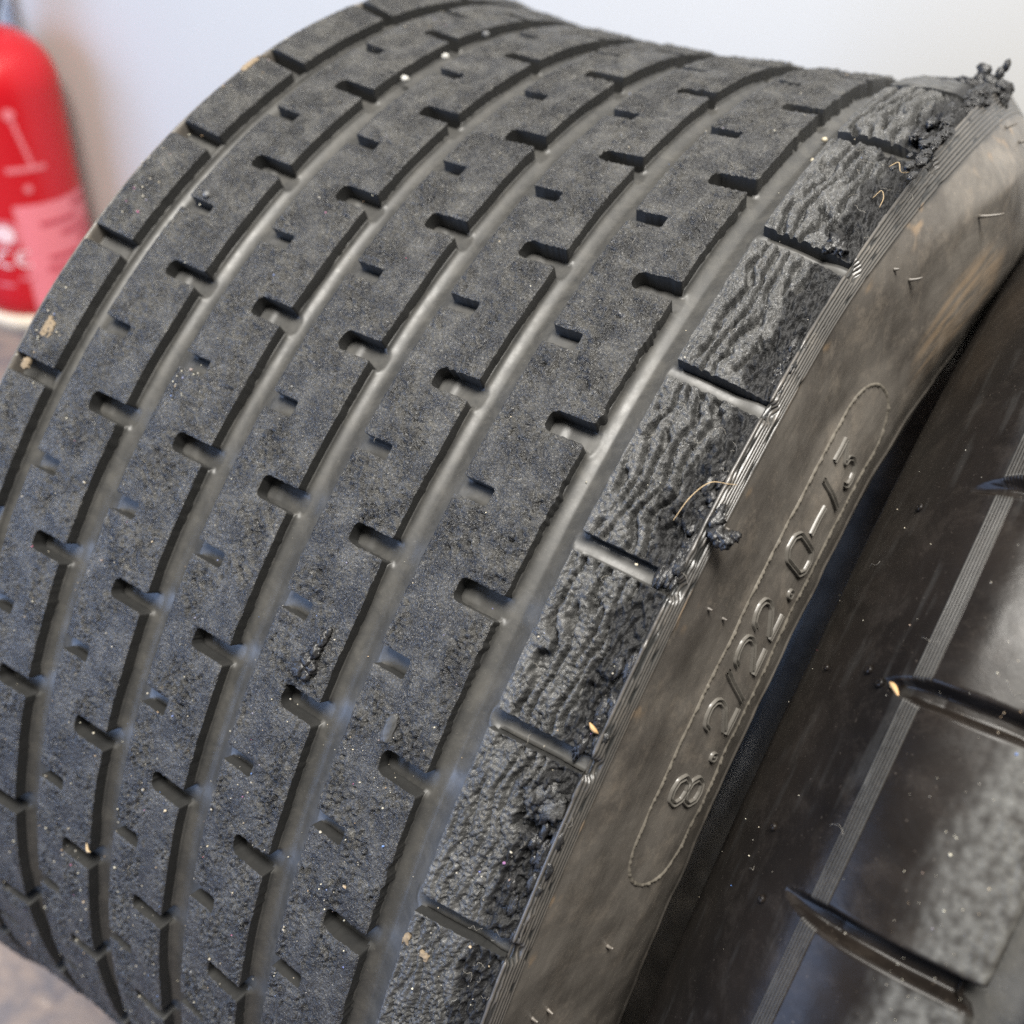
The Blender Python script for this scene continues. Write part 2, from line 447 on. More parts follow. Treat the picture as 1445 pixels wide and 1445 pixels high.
def rib_object(i, parent):
    u0, u1 = RIBS[i]
    ps = []
    for s0, s1, res in arcs(.48, 3.4):
        Ug, Sg = s_grid(u0 - 1.2, u1 + 1.6, s0, s1, min(res, 1.2), res)
        rag = [.12, .14, .16, .2, .62][i]
        zz = Ug * 0
        gate = .25 + .9 * sstep(-.1, .5, perlin(Sg / 17, zz + 5.43, 77 + i))
        e = gate * rag * (perlin(Sg / 3.7, zz + i * 3.3 + .41, 50 + i) + .55 * perlin(Sg / 1.43, zz + .37, 60 + i)) + .25 * perlin(Sg / 23, zz + .29, 66 + i)
        el = perlin(Sg / 6, Ug * 0 + 9.1, 70 + i) * .12
        sdf = np.maximum(Ug - (u1 + e), (u0 + el) - Ug)
        for c in wrap(TH1, s0, s1):
            jit = .35 * math.sin(c * 12.9 + i * 4.1)
            nz = (.12 + .12 * i) * (perlin(Ug / 1.3, Sg / 1.3, 80 + i) * sstep(-.2, .5, perlin(Ug / 9, Sg / 9, 85 + i)) + .35 * perlin(Ug / .8, Sg / .8, 86))
            j2 = .3 * math.sin(c * 5.3 + i * 1.7); j3 = .35 * math.sin(c * 3.1 + i * 2.9)
            sdf = np.maximum(sdf, -(rbox(Ug, Sg, u1 - 13.2 + 1.3 * jit, u1 + 6, c - 6.7 + j2, c + j3, 2.1) + nz))
        for c in wrap(MID1, s0, s1):
            jit = .4 * math.sin(c * 7.9 + i * 2.1)
            nz = .14 * perlin(Ug / 1.3, Sg / 1.3, 90 + i)
            sdf = np.maximum(sdf, -(rbox(Ug, Sg, u0 - 6, u0 + 10.6 + 1.4 * jit, c - 5.3 + .7 * jit, c - .5 * jit, .9) + nz))
        sdf = np.maximum(sdf, np.maximum(s0 - Sg, Sg - s1) - .01)
        amp = [.7, .85, .95, 1.05, 1.1][i]
        def hf(u, s, d, amp=amp, i=i):
            h = grain(u, s, 100 + i * 13, amp)
            fade = sstep(0, -1.6, d)
            lip = .45 * np.exp(d / .55)
            return h * (.35 + .65 * fade) - lip + (.25 * perlin(u / 1.5, s / 1.2, 150 + i) * np.exp(d / 1.6) if i >= 3 else 0)
        ps.append((Ug, Sg, sdf, hf, None))
    me = piece_mesh('tread_rib', prof1, ps)
    return link('tread_rib', me, parent, M_TREAD)

FLAPS = [(112.5, 52.3, 6.0, 5.0, 2.2), (114.3, 37.9, 3.0, 4.0, -2.4), (112.1, 16.9, 3.2, 4.5, -2.6), (117.5, 56.2, 3.5, 8, -2.0), (113.0, 54.3, 5, 2.0, -2.2), (116, 60.0, 3, 4, 1.3),
         (114.5, 46.9, 3.2, 6, -1.4), (112, 9.0, 4, 4, -2.3), (117, 2, 4, 8, 2.2), (113.5, 26.4, 3, 3, -1.6), (115, 33.5, 2.5, 5, 1.0), (117, -6, 5, 9, 2.5), (116.8, 12.6, 3, 5, -1.2), (109, 36.4, 2.2, 2.6, -1.2)]
def shoulder_height(u, s, d, seed=300):
    deg = np.degrees(s / SR)
    low = 1 - .7 * sstep(50, 57, deg)
    inner = sstep(93.8, 97.5, u)
    ph = u / 3.7 + 1.0 * perlin(u / 12, s / 19, seed) + .36 * perlin(u / 5, s / 8, seed + 3) + .12 * perlin(u / 1.6, s / 2, seed + 4)
    f = ph - np.floor(ph) - .5
    gate = sstep(-.5, -.1, perlin(u / 5, s / 14, seed + 8))
    wdt = .21 + .09 * perlin(u / 4, s / 8, seed + 18)
    cr = (1 - sstep(wdt * .45, wdt * 1.15, np.abs(f))) * gate
    fc = perlin(u / 1.7 + .5 * perlin(u / 3, s / 3, seed + 21), s / 2.0, seed + 2)
    cr2 = (1 - sstep(.04, .13, np.abs(fc))) * sstep(-.3, .3, perlin(u / 6, s / 8, seed + 22))
    leather = .24 * terr(perlin(u / 1.1, s / 1.3, seed + 5), (-.3, 0, .3), .12) + .12 * perlin(u / .8, s / .9, seed + 6)
    h = inner * (low * (.7 * (np.sqrt(np.abs(f) * 2) - .7) - 3.3 * cr) - 1.0 * cr2) + leather - .3
    edge = 110.6 + 2.6 * perlin(s / 9, s * 0, seed + 7) + 1.0 * perlin(s / 3, s * 0 + 4, seed + 9)
    a = sstep(edge, edge + 1.6, u)
    n1 = perlin(u / 2.4, s / 4.6, seed + 12); n2 = perlin(u / 1.1, s / 2.3, seed + 13)
    rough = 1.6 * (.5 - np.abs(n1) ** .8) + .9 * (.4 - np.abs(n2) ** .8) + .5 * terr(perlin(u / 1.5, s / 3, seed + 14), (-.2, .15), .06)
    h = h * (1 - a) + a * (-2.1 + 1.35 * rough)
    for (fu, ft, ru, rs, hh) in FLAPS:
        q = ((u - fu) / ru) ** 2 + ((s - math.radians(ft) * SR) / rs) ** 2
        q = q * (1 + .9 * perlin(u / 2.1, s / 2.1, 330) + .4 * perlin(u / .9, s / .9, 331))
        g = sstep(1.15, .55, q)
        h = h + g * (hh + .7 * perlin(u / 1.2, s / 1.2, 333))
    return h * (.3 + .7 * sstep(0, -1.0, d)) - .35 * np.exp(d / .5)
def shoulder_torn(u, s, seed=300):
    edge = 110.6 + 2.6 * perlin(s / 9, s * 0, seed + 7) + 1.0 * perlin(s / 3, s * 0 + 4, seed + 9)
    a = sstep(edge - .3, edge + 1.2, u)
    for (fu, ft, ru, rs, hh) in FLAPS:
        q = ((u - fu) / ru) ** 2 + ((s - math.radians(ft) * SR) / rs) ** 2
        a = np.maximum(a, sstep(1.6, .8, q) * (.85 if hh < 0 else .25))
    return a

def right_blocks(parent):
    for i in range(N1):
        a = SH1[i] * SR; b = (SH1[(i + 1) % N1] + (2 * math.pi if i == N1 - 1 else 0)) * SR - 5.3
        dense = -20 < math.degrees(SH1[i]) < 100
        Ug, Sg = s_grid(92.6, 121, a - 1, b + 1, .32 if dense else 2.2, .37 if dense else 2.4)
        rad = 1.2 * sstep(99, 93.8, Ug)
        sdf = np.maximum(np.maximum(94.0 + .18 * perlin(Sg / 5, Ug * 0, 21) + rad * 0 - Ug, Ug - 119.4), np.maximum(a - Sg, Sg - b) + .14 * perlin(Ug / 1.6, Sg / 1.6, 22) + .25 * sstep(106, 113, Ug) * perlin(Ug / 1.1, Sg / 1.5, 23))
        me = piece_mesh('shoulder_block', prof1, [(Ug, Sg, sdf, shoulder_height, shoulder_torn)])
        link('shoulder_block', me, parent, M_SHOULD)

def left_blocks(parent):
    for i in range(N1):
        a = TH1[i] * SR; b = (TH1[(i + 1) % N1] + (2 * math.pi if i == N1 - 1 else 0)) * SR - 6.4
        dense = -20 < math.degrees(TH1[i]) < 100
        Ug, Sg = s_grid(-111, -92, a - 1, b + 1, .5 if dense else 1.6, .5 if dense else 1.8)
        sdf = np.maximum(np.maximum(-109.3 - Ug, Ug - (-93.2 + .12 * perlin(Sg / 3, Ug * 0, 31))), np.maximum(a - Sg, Sg - b) + .06 * perlin(Ug / 2, Sg / 2, 32))
        def hf(u, s, d):
            h = grain(u, s, 210, .62)
            cr = np.exp(-(perlin((u + 1.2 * perlin(u / 6, s / 9, 222)) / 3.2, s / 22, 221) / .05) ** 2) * sstep(-.1, .4, perlin(u / 20, s / 16, 223))
            return h * (.3 + .7 * sstep(0, -1.4, d)) - .55 * cr - .5 * np.exp(d / .7) - 1.1 * sstep(-106.5, -110, u)
        link('shoulder_block', piece_mesh('shoulder_block', prof1, [(Ug, Sg, sdf, hf, None)]), parent, M_TREAD)

def tread_base(parent):
    us = [-109.0, -100]
    for a, b in GROOVES: us += list(np.concatenate([np.arange(a - 1.0, a - .01, .4), np.arange(a, a + 1.2, .2), np.arange(a + 1.2, b + 1.6, .42)]))
    for a, b in RIBS: us += list(np.arange(a + 1.5, a + 11.5, 1.2)) + list(np.arange(b - 14, b - 1, .8))
    us += list(np.arange(95.6, 119.2, .9)) + [-97, -95, 119.3]
    us = np.array(sorted(us)); us = us[np.concatenate([[True], np.diff(us) > .15])]
    V = []; P = []; off = 0
    for s0, s1, res in arcs(.9, 7.0):
        S = np.linspace(s0, s1, int((s1 - s0) / res) + 1); u, s = np.meshgrid(us, S)
        dep = np.full(u.shape, 6.5)
        for gi, (a, b) in enumerate(GROOVES):
            x = u - a; wdt = b - a; k = wdt / 10.5
            m = (x > -1.2) & (x < wdt + 1.6)
            q_ = np.clip(1 - x / (4.3 * k), 0, 1)
            d = 6.7 - 2.4 * (1 - np.sqrt(np.maximum(1 - q_ ** 2, 0)))
            d = d - 2.7 * np.clip((x / wdt - .42) / .62, 0, 1) ** 1.25 * (1.0 if gi < 5 else 1.25)
            dep = np.where(m, d, dep)
        for i, (u0, u1) in enumerate(RIBS):
            for c in wrap(TH1, s0, s1):
                r = rbox(u, s, u1 - 15, u1 + 2.3, c - 6.9, c + .2, 2.6)
                tgt = 6.3 - .55 * sstep(u1 - 7.4, u1 - 9.6, u)
                f = sstep(.35, -.35, r); dep = dep * (1 - f) + f * np.maximum(tgt, dep * (u > u1 - .5))
            for c in wrap(MID1, s0, s1):
                r = rbox(u, s, u0 - 1.3, u0 + 12, c - 5.6, c + .3, 1.0)
                f = sstep(.35, -.35, r); dep = dep * (1 - f) + f * 4.6
        for c in wrap(SH1, s0, s1):
            r = rbox(u, s, 91.6, 121, c - 5.6, c + .3, 2.2)
            f = sstep(.35, -.35, r)
            mid = c - 2.65
            tgt = 4.5 - .035 * (s - mid) ** 2 * 2.2 - 1.8 * sstep(110, 119, u)
            dep = dep * (1 - f) + f * tgt
        dep = dep + .05 * fbm(u / 4, s / 12, 400, 2)
        V.append(tyre_map(prof1, u, s, -dep).reshape(-1, 3)); P.append(grid_quads(len(S), len(us), off, True)); off += u.size
    return link('tread_base', make_mesh('tread_base', np.concatenate(V), P), parent, M_GROOVE)

SIDE1 = Side([(118.6, 275.5), (119.5, 280.3), (121.3, 279.3), (123.9, 274), (127.2, 263), (130.8, 250), (134.8, 239.5), (139.0, 229), (142.2, 217), (143.3, 207), (142.4, 196), (138, 182), (130, 172), (121, 166), (110, 164)], .2, 1, True)
T_RIDGE0 = 5.2; T_RIDGE1 = 12.0
def ridge_disp(t, th, t0, t1, n, amp, worn):
    f = (t - t0) / (t1 - t0)
    k = np.clip(1 - np.abs(f - .5) * 2, 0, 1) ** .15
    r = np.abs(np.sin(np.pi * n * f)) ** .7
    w = 1.0
    if worn:
        w = .25 + .75 * sstep(-.62, -.30, perlin(t / 1.9 + .3, th * SR / 7, 502) + .35 * perlin(th * SR / 16, t * 0 + .4, 503))
    return np.where((f > 0) & (f < 1), amp * r * w, 0)
def side1_disp(t, th):
    s = th * SR
    d = ridge_disp(t, th, T_RIDGE0, T_RIDGE1, 7, .62, True)
    d = d + np.where(t < T_RIDGE1, (.5 + .5 * perlin(t / .7, s / .8, 512)) * .7 * sstep(T_RIDGE1, T_RIDGE0, t) *  sstep(.1, .5, perlin(t / 1.6, s / 3.2, 510)) * sstep(-.35, .25, perlin(s / 18, t * 0 + .3, 511)), 0)
    d = d + sstep(T_RIDGE1, T_RIDGE1 + 6, t) * (.35 * fbm(t / 16, s / 22, 520, 2) + .04 * perlin(t / 1.5, s / 9, 521))
    for c in SH1[1:8]:
        r = rbox(t, s, -3, 9.3, c * SR - 5.2, c * SR + .2, 2.4); d = d - 1.6 * sstep(.5, -.6, r)
    # a thin flash line and step near the bead
    tt = SIDE1.t_of_r(211); d = d + .5 * np.exp(-((t - tt) / .5) ** 2) - .6 * sstep(tt, tt + 1.5, t)
    return d
def sidewalls(parent):
    tmax = SIDE1.T[-1]
    TT = np.concatenate([np.arange(0, 4.8, .8), np.arange(4.8, 12.6, .16), np.arange(12.6, 60, .7), np.arange(60, 80, .4), np.arange(80, tmax, 1.4)])
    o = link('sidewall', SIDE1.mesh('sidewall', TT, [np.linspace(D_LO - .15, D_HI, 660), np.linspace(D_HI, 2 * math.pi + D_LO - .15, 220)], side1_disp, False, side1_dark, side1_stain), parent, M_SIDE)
    L = Side([(-108.0, 276), (-109.2, 283.4), (-111, 281), (-115, 274), (-121, 258), (-128, 236), (-131, 212), (-130, 195), (-124, 178), (-114, 167), (-104, 164)], .6, -1)
    link('sidewall', L.mesh('sidewall', L.T[::2], [np.linspace(0, 2 * math.pi, 260)], lambda t, th: t * 0, True), parent, M_SIDE)
    I = Side([(-104, 164), (-116, 175), (-122, 200), (-116, 245), (-104, 268), (-60, 272), (0, 272), (60, 272), (108, 268), (124, 240), (132, 210), (124, 180), (110, 164)], 3, -1, True)
    link('inner_liner', I.mesh('inner_liner', I.T, [np.linspace(0, 2 * math.pi, 120)], lambda t, th: t * 0, False), parent, M_GROOVE)
    return o

tyre = empty('racing_tyre')
tag(tyre, 'worn grey racing tyre with six long grooves and raised size numbers', 'tyre', 'racing tyres')
tread_base(tyre)
for i in range(5): rib_object(i, tyre)
right_blocks(tyre); left_blocks(tyre)
side = sidewalls(tyre)

# raised size marking on the sidewall
GL = {'8': [[(.3, .52), (.1, .58), (0, .75), (.1, .95), (.3, 1), (.5, .95), (.6, .75), (.5, .58), (.3, .52), (.1, .46), (0, .25), (.1, .05), (.3, 0), (.5, .05), (.6, .25), (.5, .46), (.3, .52)]],
      '2': [[(0, .74), (.06, .92), (.22, 1), (.42, 1), (.56, .9), (.6, .74), (.54, .58), (.06, .16)], [(0, .02), (.6, .02)]],
      '0': [[(.16, 0), (0, .16), (0, .84), (.16, 1), (.44, 1), (.6, .84), (.6, .16), (.44, 0), (.16, 0)]],
      '1': [[(.3, 0), (.3, 1)]],
      '3': [[(0, 1), (.3, 1), (.6, 1)], [(.6, .97), (.27, .6), (.46, .56), (.6, .38), (.6, .2), (.48, .04), (.3, 0), (.12, .04), (0, .2)]],
      '/': [[(.1, 0), (.5, 1)]], '-': [[(-.05, .5), (.65, .5)]], '.': [[(.26, .02), (.26, .16), (.36, .16), (.36, .02), (.26, .02)]]}
def dens(p, st):
    p = np.array(p, float); out = []
    for a, b in zip(p[:-1], p[1:]):
        n = max(1, int(np.linalg.norm(b - a) / st)); out += [a + (b - a) * k / n for k in range(n)]
    return np.array(out + [p[-1]])
def ribbon(path, sect, mapf):
    """path (n,2) mm -> strip of given cross-section [(offset, height)]"""
    p = np.array(path); closed = np.linalg.norm(p[0] - p[-1]) < 1e-6
    if len(p) > 6:
        for _ in range(2):
            q = p.copy(); q[1:-1] = .25 * p[:-2] + .5 * p[1:-1] + .25 * p[2:]
            if closed: q[0] = q[-1] = .25 * p[-2] + .5 * p[0] + .25 * p[1]
            p = q
    tg = np.gradient(p, axis=0)
    if closed: tg[0] = tg[-1] = p[1] - p[-2]
    tg /= np.linalg.norm(tg, axis=1)[:, None] + 1e-9; nr = np.stack([-tg[:, 1], tg[:, 0]], -1)
    K = len(sect); V = []
    for o_, h_ in sect: V.append(mapf(p + nr * o_, h_))
    V = np.stack(V, 1).reshape(-1, 3)
    return V, grid_quads(len(p), K)
SECT = [(-1.05, -.2), (-.8, .85), (-.48, .88), (-.24, .1), (.24, .1), (.48, .88), (.8, .85), (1.05, -.2)]
T_TOP, T_BOT = 49.6, 63.8
RL = 232.0
def glyph(ch, deg, name):
    H = T_BOT - T_TOP; V = []; F = []; off = 0
    for st in GL[ch]:
        p = dens([((x - .3) * H * .98, (y) * H) for x, y in st], .35)
        def mapf(q, h):
            th = math.radians(deg) - q[:, 0] / RL; t = T_BOT - q[:, 1]
            return SIDE1.at(t, th, side1_disp(t, th) + h)
        v, f = ribbon(p, SECT, mapf); V.append(v); F.append(f + off); off += len(v)
    o = link(name, make_mesh(name, np.concatenate(V), [np.concatenate(F)], True), side, M_LETTER)
for ch, deg in zip('8.2/22.0-13', (51.3, 48.6, 45.7, 43.4, 41.0, 38.2, 35.6, 33.0, 30.1, 27.8, 25.1)):
    glyph(ch, deg, 'raised_numeral' if ch.isdigit() else 'raised_mark')
# raised flash line round the marking, a long stadium
def border():
    tc = 56.2; R_ = 12.8
    x0, x1 = math.radians(18.2) * RL + R_ * 1.15, math.radians(58.7) * RL - R_ * 1.15
    a = np.linspace(-np.pi / 2, np.pi / 2, 40)
    pts = np.concatenate([np.stack([np.linspace(x0, x1, 300), np.full(300, -R_)], -1), np.stack([x1 + 1.15 * R_ * np.cos(a), R_ * np.sin(a)], -1)[1:],
                          np.stack([np.linspace(x1, x0, 300), np.full(300, R_)], -1)[1:], np.stack([x0 - 1.15 * R_ * np.cos(a), -R_ * np.sin(a)], -1)[1:]])
    pts = dens(pts, .5); pts[-1] = pts[0]
    nz = perlin(np.arange(len(pts)) / 5.0, np.zeros(len(pts)), 610)
    nz = nz * .6 + .7 * perlin(np.arange(len(pts)) / 1.7, np.zeros(len(pts)) + .4, 611); pts[:, 1] += .14 * nz + .3 * perlin(np.arange(len(pts)) / 60.0, np.zeros(len(pts)) + .4, 612)
    def mapf(q, h):
        th = q[:, 0] / RL; t = tc + q[:, 1]
        hh = h * (.9 + 1.1 * np.clip(nz, -.7, 1)) if h > 0 else h
        return SIDE1.at(t, th, side1_disp(t, th) + hh)
    v, f = ribbon(pts, [(-.8, -.2), (-.3, .42), (.2, .46), (.8, -.2)], mapf)
    link('flash_line', make_mesh('flash_line', v, [f]), side, M_FLASH)
border()
# moulding whiskers left on the sidewall
for t, deg, L, tilt in [(13.5, -4.2, 6, .5), (18, -5.2, 8, .5), (26, 5.8, 7.5, .3), (18.5, 15.5, 1.6, .2), (25.5, 14.3, 4, .4), (24, 40.2, 1.5, 0), (34, 40.1, 1.7, 0), (22, 68.6, 2.6, .2), (26.5, 67.0, 2.4, .2), (33.5, 67.2, 2.2, .1), (51, 63.5, 2.6, .3), (13.4, 36.2, 1.2, 0)]:
    th = math.radians(deg)
    b = SIDE1.at(np.array([t]), np.array([th]), np.array([-.2]))[0]; nrm = SIDE1.at(np.array([t]), np.array([th]), np.array([1.0]))[0] - SIDE1.at(np.array([t]), np.array([th]), np.array([0.0]))[0]
    tang = SIDE1.at(np.array([t]), np.array([th - .01]), np.array([0.0]))[0] - SIDE1.at(np.array([t]), np.array([th]), np.array([0.0]))[0]; tang /= np.linalg.norm(tang) / .001
    pts = [b + nrm * L * k * (1 - .5 * tilt) + tang * tilt * L * k * k for k in np.linspace(0, 1, 7)]
    link('moulding_whisker', tube_mesh('moulding_whisker', pts, np.linspace(.00062, .00028, 7), 7), side, M_SIDE)

# ------------------------------------------------------------------ the glossy tyre beside it
X2 = 305.0
TH2 = np.radians(28.4 + 11.25 * np.arange(-6, 26)); N2 = len(TH2)
SIDE2 = Side([(-90.9, 274.0), (-91.0, 280.4), (-97, 281.6), (-108, 281.8), (-118, 280.4), (-124, 278.2), (-128.4, 275.4), (-133, 270.5), (-140, 261), (-147, 248), (-151.5, 235), (-153.4, 222), (-152.5, 207), (-147, 190), (-138, 176), (-126, 167), (-114, 164)], .25, -1)
T2R0 = float(SIDE2.T[np.argmin(np.abs(SIDE2.U + 124.2) + (SIDE2.R < 270) * 99)]); T2R1 = float(SIDE2.T[np.argmin(np.abs(SIDE2.U + 128.0) + (SIDE2.R < 270) * 99)])
SLOTW = []
def side2_disp(t, th):
    s = th * SR
    d = ridge_disp(t, th, T2R0, T2R1, 6, .34, False)
    g = sstep(20, 15, t) * sstep(3, 6, t)
    d = d + g * (.28 * perlin(t / 1.2, s / 1.2, 700) + .16 * perlin(t / .6, s / .6, 701)) * sstep(-.45, .35, perlin(t / 9, s / 24, 702))
    d = d + .06 * fbm(t / 10, s / 14, 705, 2)
    tip = T2R1 + 8.0
    for c in TH2:
        c_ = c * SR
        lean = .05 * (t - 20)
        y = s - (c_ + lean) + 0.0
        hw = 3.1 * np.clip((tip - t) / 13.0, 0, 1) ** .55
        dep = 4.6 * np.clip((tip - t) / 16.0, 0, 1) ** .7
        m = np.abs(y) < 8
        f = sstep(hw + .3, hw * .55 - .3, np.abs(y))
        lip = .35 * np.exp(-((np.abs(y) - hw - .4) / .6) ** 2) * (t < tip)
        d = np.where(m & (t < tip), d * (1 - f) - dep * f + lip * 0, d)
    return d
def side2_scuff(t, th):
    s = th * SR; m = np.zeros(t.shape)
    f = sstep(29, 18, t + 3.0 * perlin(t / 7, s / 16, 720) + 1.0 * perlin(t / 1.5, s / 3, 721)) * sstep(5.6, 6.6, t)
    for c in TH2: f = f * sstep(3.2, 4.4, np.abs(s - c * SR - .05 * (t - 20)))
    # brushed streaks of dust on the black flank
    k = sstep(.25, .75, fbm(t / 5, s / 34, 730, 4)) * .35 * (t > 38)
    r = (t > T2R0) & (t < T2R1) & (side2_disp(t, th) > .22)
    return np.clip(f * (.62 + .5 * perlin(t / 2.2, s / 2.6, 741)) + .3 * k + .35 * r, 0, 1)
tyre2 = empty('racing_tyre', (X2 / 1000, 0, 0))
tag(tyre2, 'glossy black tyre at right with pointed shoulder slots beside the grooved one', 'tyre', 'racing tyres')
def build2():
    TT = np.concatenate([np.arange(0, 6, .8), np.arange(6, T2R0 - .3, .45), np.arange(T2R0 - .3, T2R1 + .3, .11), np.arange(T2R1 + .3, T2R1 + 10, .4), np.arange(T2R1 + 10, SIDE2.T[-1], 1.2)])
    dl, dh = math.radians(-12), math.radians(72)
    sd = link('sidewall', SIDE2.mesh('sidewall', TT, [np.linspace(dl, dh, 640), np.linspace(dh, 2 * math.pi + dl, 300)], side2_disp, True, side2_scuff), tyre2, M_SIDE2)
    us = np.arange(-96, 96.1, 2); th = np.linspace(0, 2 * math.pi, 300); u, s = np.meshgrid(us, th * SR)
    link('tread_base', make_mesh('tread_base', tyre_map(prof2, u, s, np.full(u.shape, -6.5)).reshape(-1, 3), [grid_quads(300, len(us), 0, True)]), tyre2, M_GROOVE)
    edges = [(-81, -57), (-46.5, -22.5), (-12, 12), (22.5, 46.5), (57, 81)]
    for i, (u0, u1) in enumerate(edges):
        ps = []
        for s0, s1, res in ((math.radians(20) * SR, math.radians(80) * SR, .7 if i == 0 else 2.0), (math.radians(80) * SR, math.radians(380) * SR, 2.6)):
            Ug, Sg = s_grid(u0 - 1.2, u1 + 1.2, s0, s1, min(res, 1.3), res)
            sdf = np.maximum(Ug - u1, u0 - Ug)
            for c in wrap(TH2, s0, s1): sdf = np.maximum(sdf, -rbox(Ug, Sg, u1 - 12, u1 + 6, c - 6, c, 2))
            for c in wrap(TH2 + .098, s0, s1): sdf = np.maximum(sdf, -rbox(Ug, Sg, u0 - 6, u0 + 10, c - 5, c, .9))
            sdf = np.maximum(sdf, np.maximum(s0 - Sg, Sg - s1) - .01)
            ps.append((Ug, Sg, sdf, lambda u, s, d: grain(u, s, 800 + i, .5) - .4 * np.exp(d / .6), None))
        link('tread_rib', piece_mesh('tread_rib', prof2, ps), tyre2, M_TREAD)
    R = Side([(91, 274), (91, 280.4), (108, 281), (124, 278), (133, 270), (147, 248), (153, 222), (147, 190), (126, 167), (114, 164)], .8)
    link('sidewall', R.mesh('sidewall', R.T[::2], [np.linspace(0, 2 * math.pi, 200)], lambda t, th: t * 0, False), tyre2, M_SIDE2)
    I = Side([(-114, 164), (-136, 180), (-140, 220), (-120, 262), (-80, 271), (0, 272), (80, 271), (120, 262), (140, 220), (136, 180), (114, 164)], 4, -1)
    link('inner_liner', I.mesh('inner_liner', I.T, [np.linspace(0, 2 * math.pi, 90)], lambda t, th: t * 0, False), tyre2, M_GROOVE)
    for (u, deg, r_) in [(168.2, 39.6, 1.5), (171.6, 40.1, 1.6), (158.6, 40.0, 1.2), (162.5, 29.3, 1.7), (163.5, 49.3, 1.4), (168.0, 52.6, 1.3)]:
        k = np.argmin(np.abs(SIDE2.U + X2 - u) + (SIDE2.R < 222) * 99); t = np.array([SIDE2.T[k]]); th = np.array([math.radians(deg)])
        b = SIDE2.at(t, th, np.array([-.3]))[0]; e = SIDE2.at(t, th, np.array([1.1]))[0]
        link('moulding_stub', tube_mesh('moulding_stub', [b, b + (e - b) * .7, b + (e - b) * .95, b + (e - b) * .8], np.array([r_, r_, r_ * .7, r_ * .15]) * .001 * .75, 12), sd, M_SIDE2)
build2()

# ------------------------------------------------------------------ fire extinguisher by the wall
EX, EY, ER = -.981, .346, .075
ext = empty('fire_extinguisher', (EX, EY, FZ))
tag(ext, 'red fire extinguisher standing on the floor against the white wall, out of focus', 'fire extinguisher')
def lathe(name, pr, m, parent, n=96):
    pr = np.array(pr); a = np.linspace(0, 2 * np.pi, n + 1)
    V = np.stack([pr[None, :, 0] * np.cos(a)[:, None], pr[None, :, 0] * np.sin(a)[:, None], np.broadcast_to(pr[None, :, 1], (n + 1, len(pr)))], -1).reshape(-1, 3)
    return link(name, make_mesh(name, V, [grid_quads(n + 1, len(pr))]), parent, m)
ht = .322
pr = [(.0, .018), (ER - .012, .018), (ER - .004, .021), (ER, .028)] + [(ER, z) for z in np.linspace(.05, ht - .04, 6)]
pr += [(ER * math.cos(a) ** .8, ht - .035 + .062 * math.sin(a)) for a in np.linspace(.08, 1.38, 16)] + [(.018, ht + .03), (.018, ht + .045)]
lathe('body', pr, M_RED, ext)
lathe('base_glint_ring', [(ER - .010, 0), (ER + .001, 0), (ER + .0015, .014), (ER - .003, .0195), (ER - .010, .0185)], M_CREAM, ext)  # added ring; its cream paints the light reflected on the rounded bottom edge
valve = lathe('valve', [(.013, ht + .04), (.017, ht + .042), (.017, ht + .07), (.012, ht + .074), (0.0, ht + .075)], M_BRASS, ext)
link('handle', box_mesh('handle', -.012, .012, -.075, .02, ht + .075, ht + .087), ext, M_BLACKP)
link('handle', box_mesh('handle', -.012, .012, -.07, .015, ht + .1, ht + .11), ext, M_BLACKP)
hp = [(.0, .016, ht + .058), (-.02, .05, ht + .075), (-.05, .066, ht + .05), (-.068, .050, ht - .02), (-.078, .02, .12), (-.079, .0, .05)]
link('hose', tube_mesh('hose', catmull(hp, .01), .008, 12), ext, M_BLACKP)
# print on the body: angles measured from the direction that faces the photographer
vd = math.atan2(CAM[1] - EY, CAM[0] - EX)
def patch(name, a0, a1, z0, z1, m, lift=.0006, slope=0.0):
    """a curved sticker: a0..a1 degrees right of the facing direction"""
    n = 14; V = []
    for k in range(n):
        f = k / (n - 1); a = vd + math.radians(a0 + (a1 - a0) * f)
        for z in (z0, z1): V.append(((ER + lift) * math.cos(a), (ER + lift) * math.sin(a), z))
    return link(name, make_mesh(name, V, [grid_quads(n, 2)]), ext, m)
def arc_ring(name, a0, z0, r0, r1, m, f0=0, f1=360, lift=.0012):
    V = []; n = 40
    for k in range(n):
        f = math.radians(f0 + (f1 - f0) * k / (n - 1))
        for r in (r0, r1):
            a = vd + math.radians(a0) + r * math.cos(f) / ER
            V.append(((ER + lift) * math.cos(a), (ER + lift) * math.sin(a), z0 + r * math.sin(f)))
    return link(name, make_mesh(name, V, [grid_quads(n, 2)]), ext, m)
LZ = .166
patch('label', -8, 84, .03, LZ, M_PINK)
patch('label_border', -8.0, -5.6, .03, LZ, M_PRINT, .0012)
for i, (a0, a1, z) in enumerate([(48, 74, .152), (12, 50, .138), (30, 72, .122), (48, 76, .108), (14, 50, .094), (10, 44, .080), (16, 52, .066)]):
    patch('label_line', a0, a1, z, z + .0055, M_PINKD, .0012)
for k in range(6): patch('pictogram', 6.5 + 1.6 * k, 10 + 1.6 * k, .270 - .0098 * (k + 1), .270 - .0098 * k, M_PRINT)
arc_ring('pictogram', 7, .272, 0, .0065, M_PRINT)
patch('pictogram', -6, 29, .206, .212, M_PRINT); arc_ring('pictogram', 9, .186, 0, .0048, M_PRINT)
arc_ring('emblem', -20, .132, 0, .0115, M_PRINTW); arc_ring('emblem_ring', -20, .132, .0135, .0175, M_PRINT)
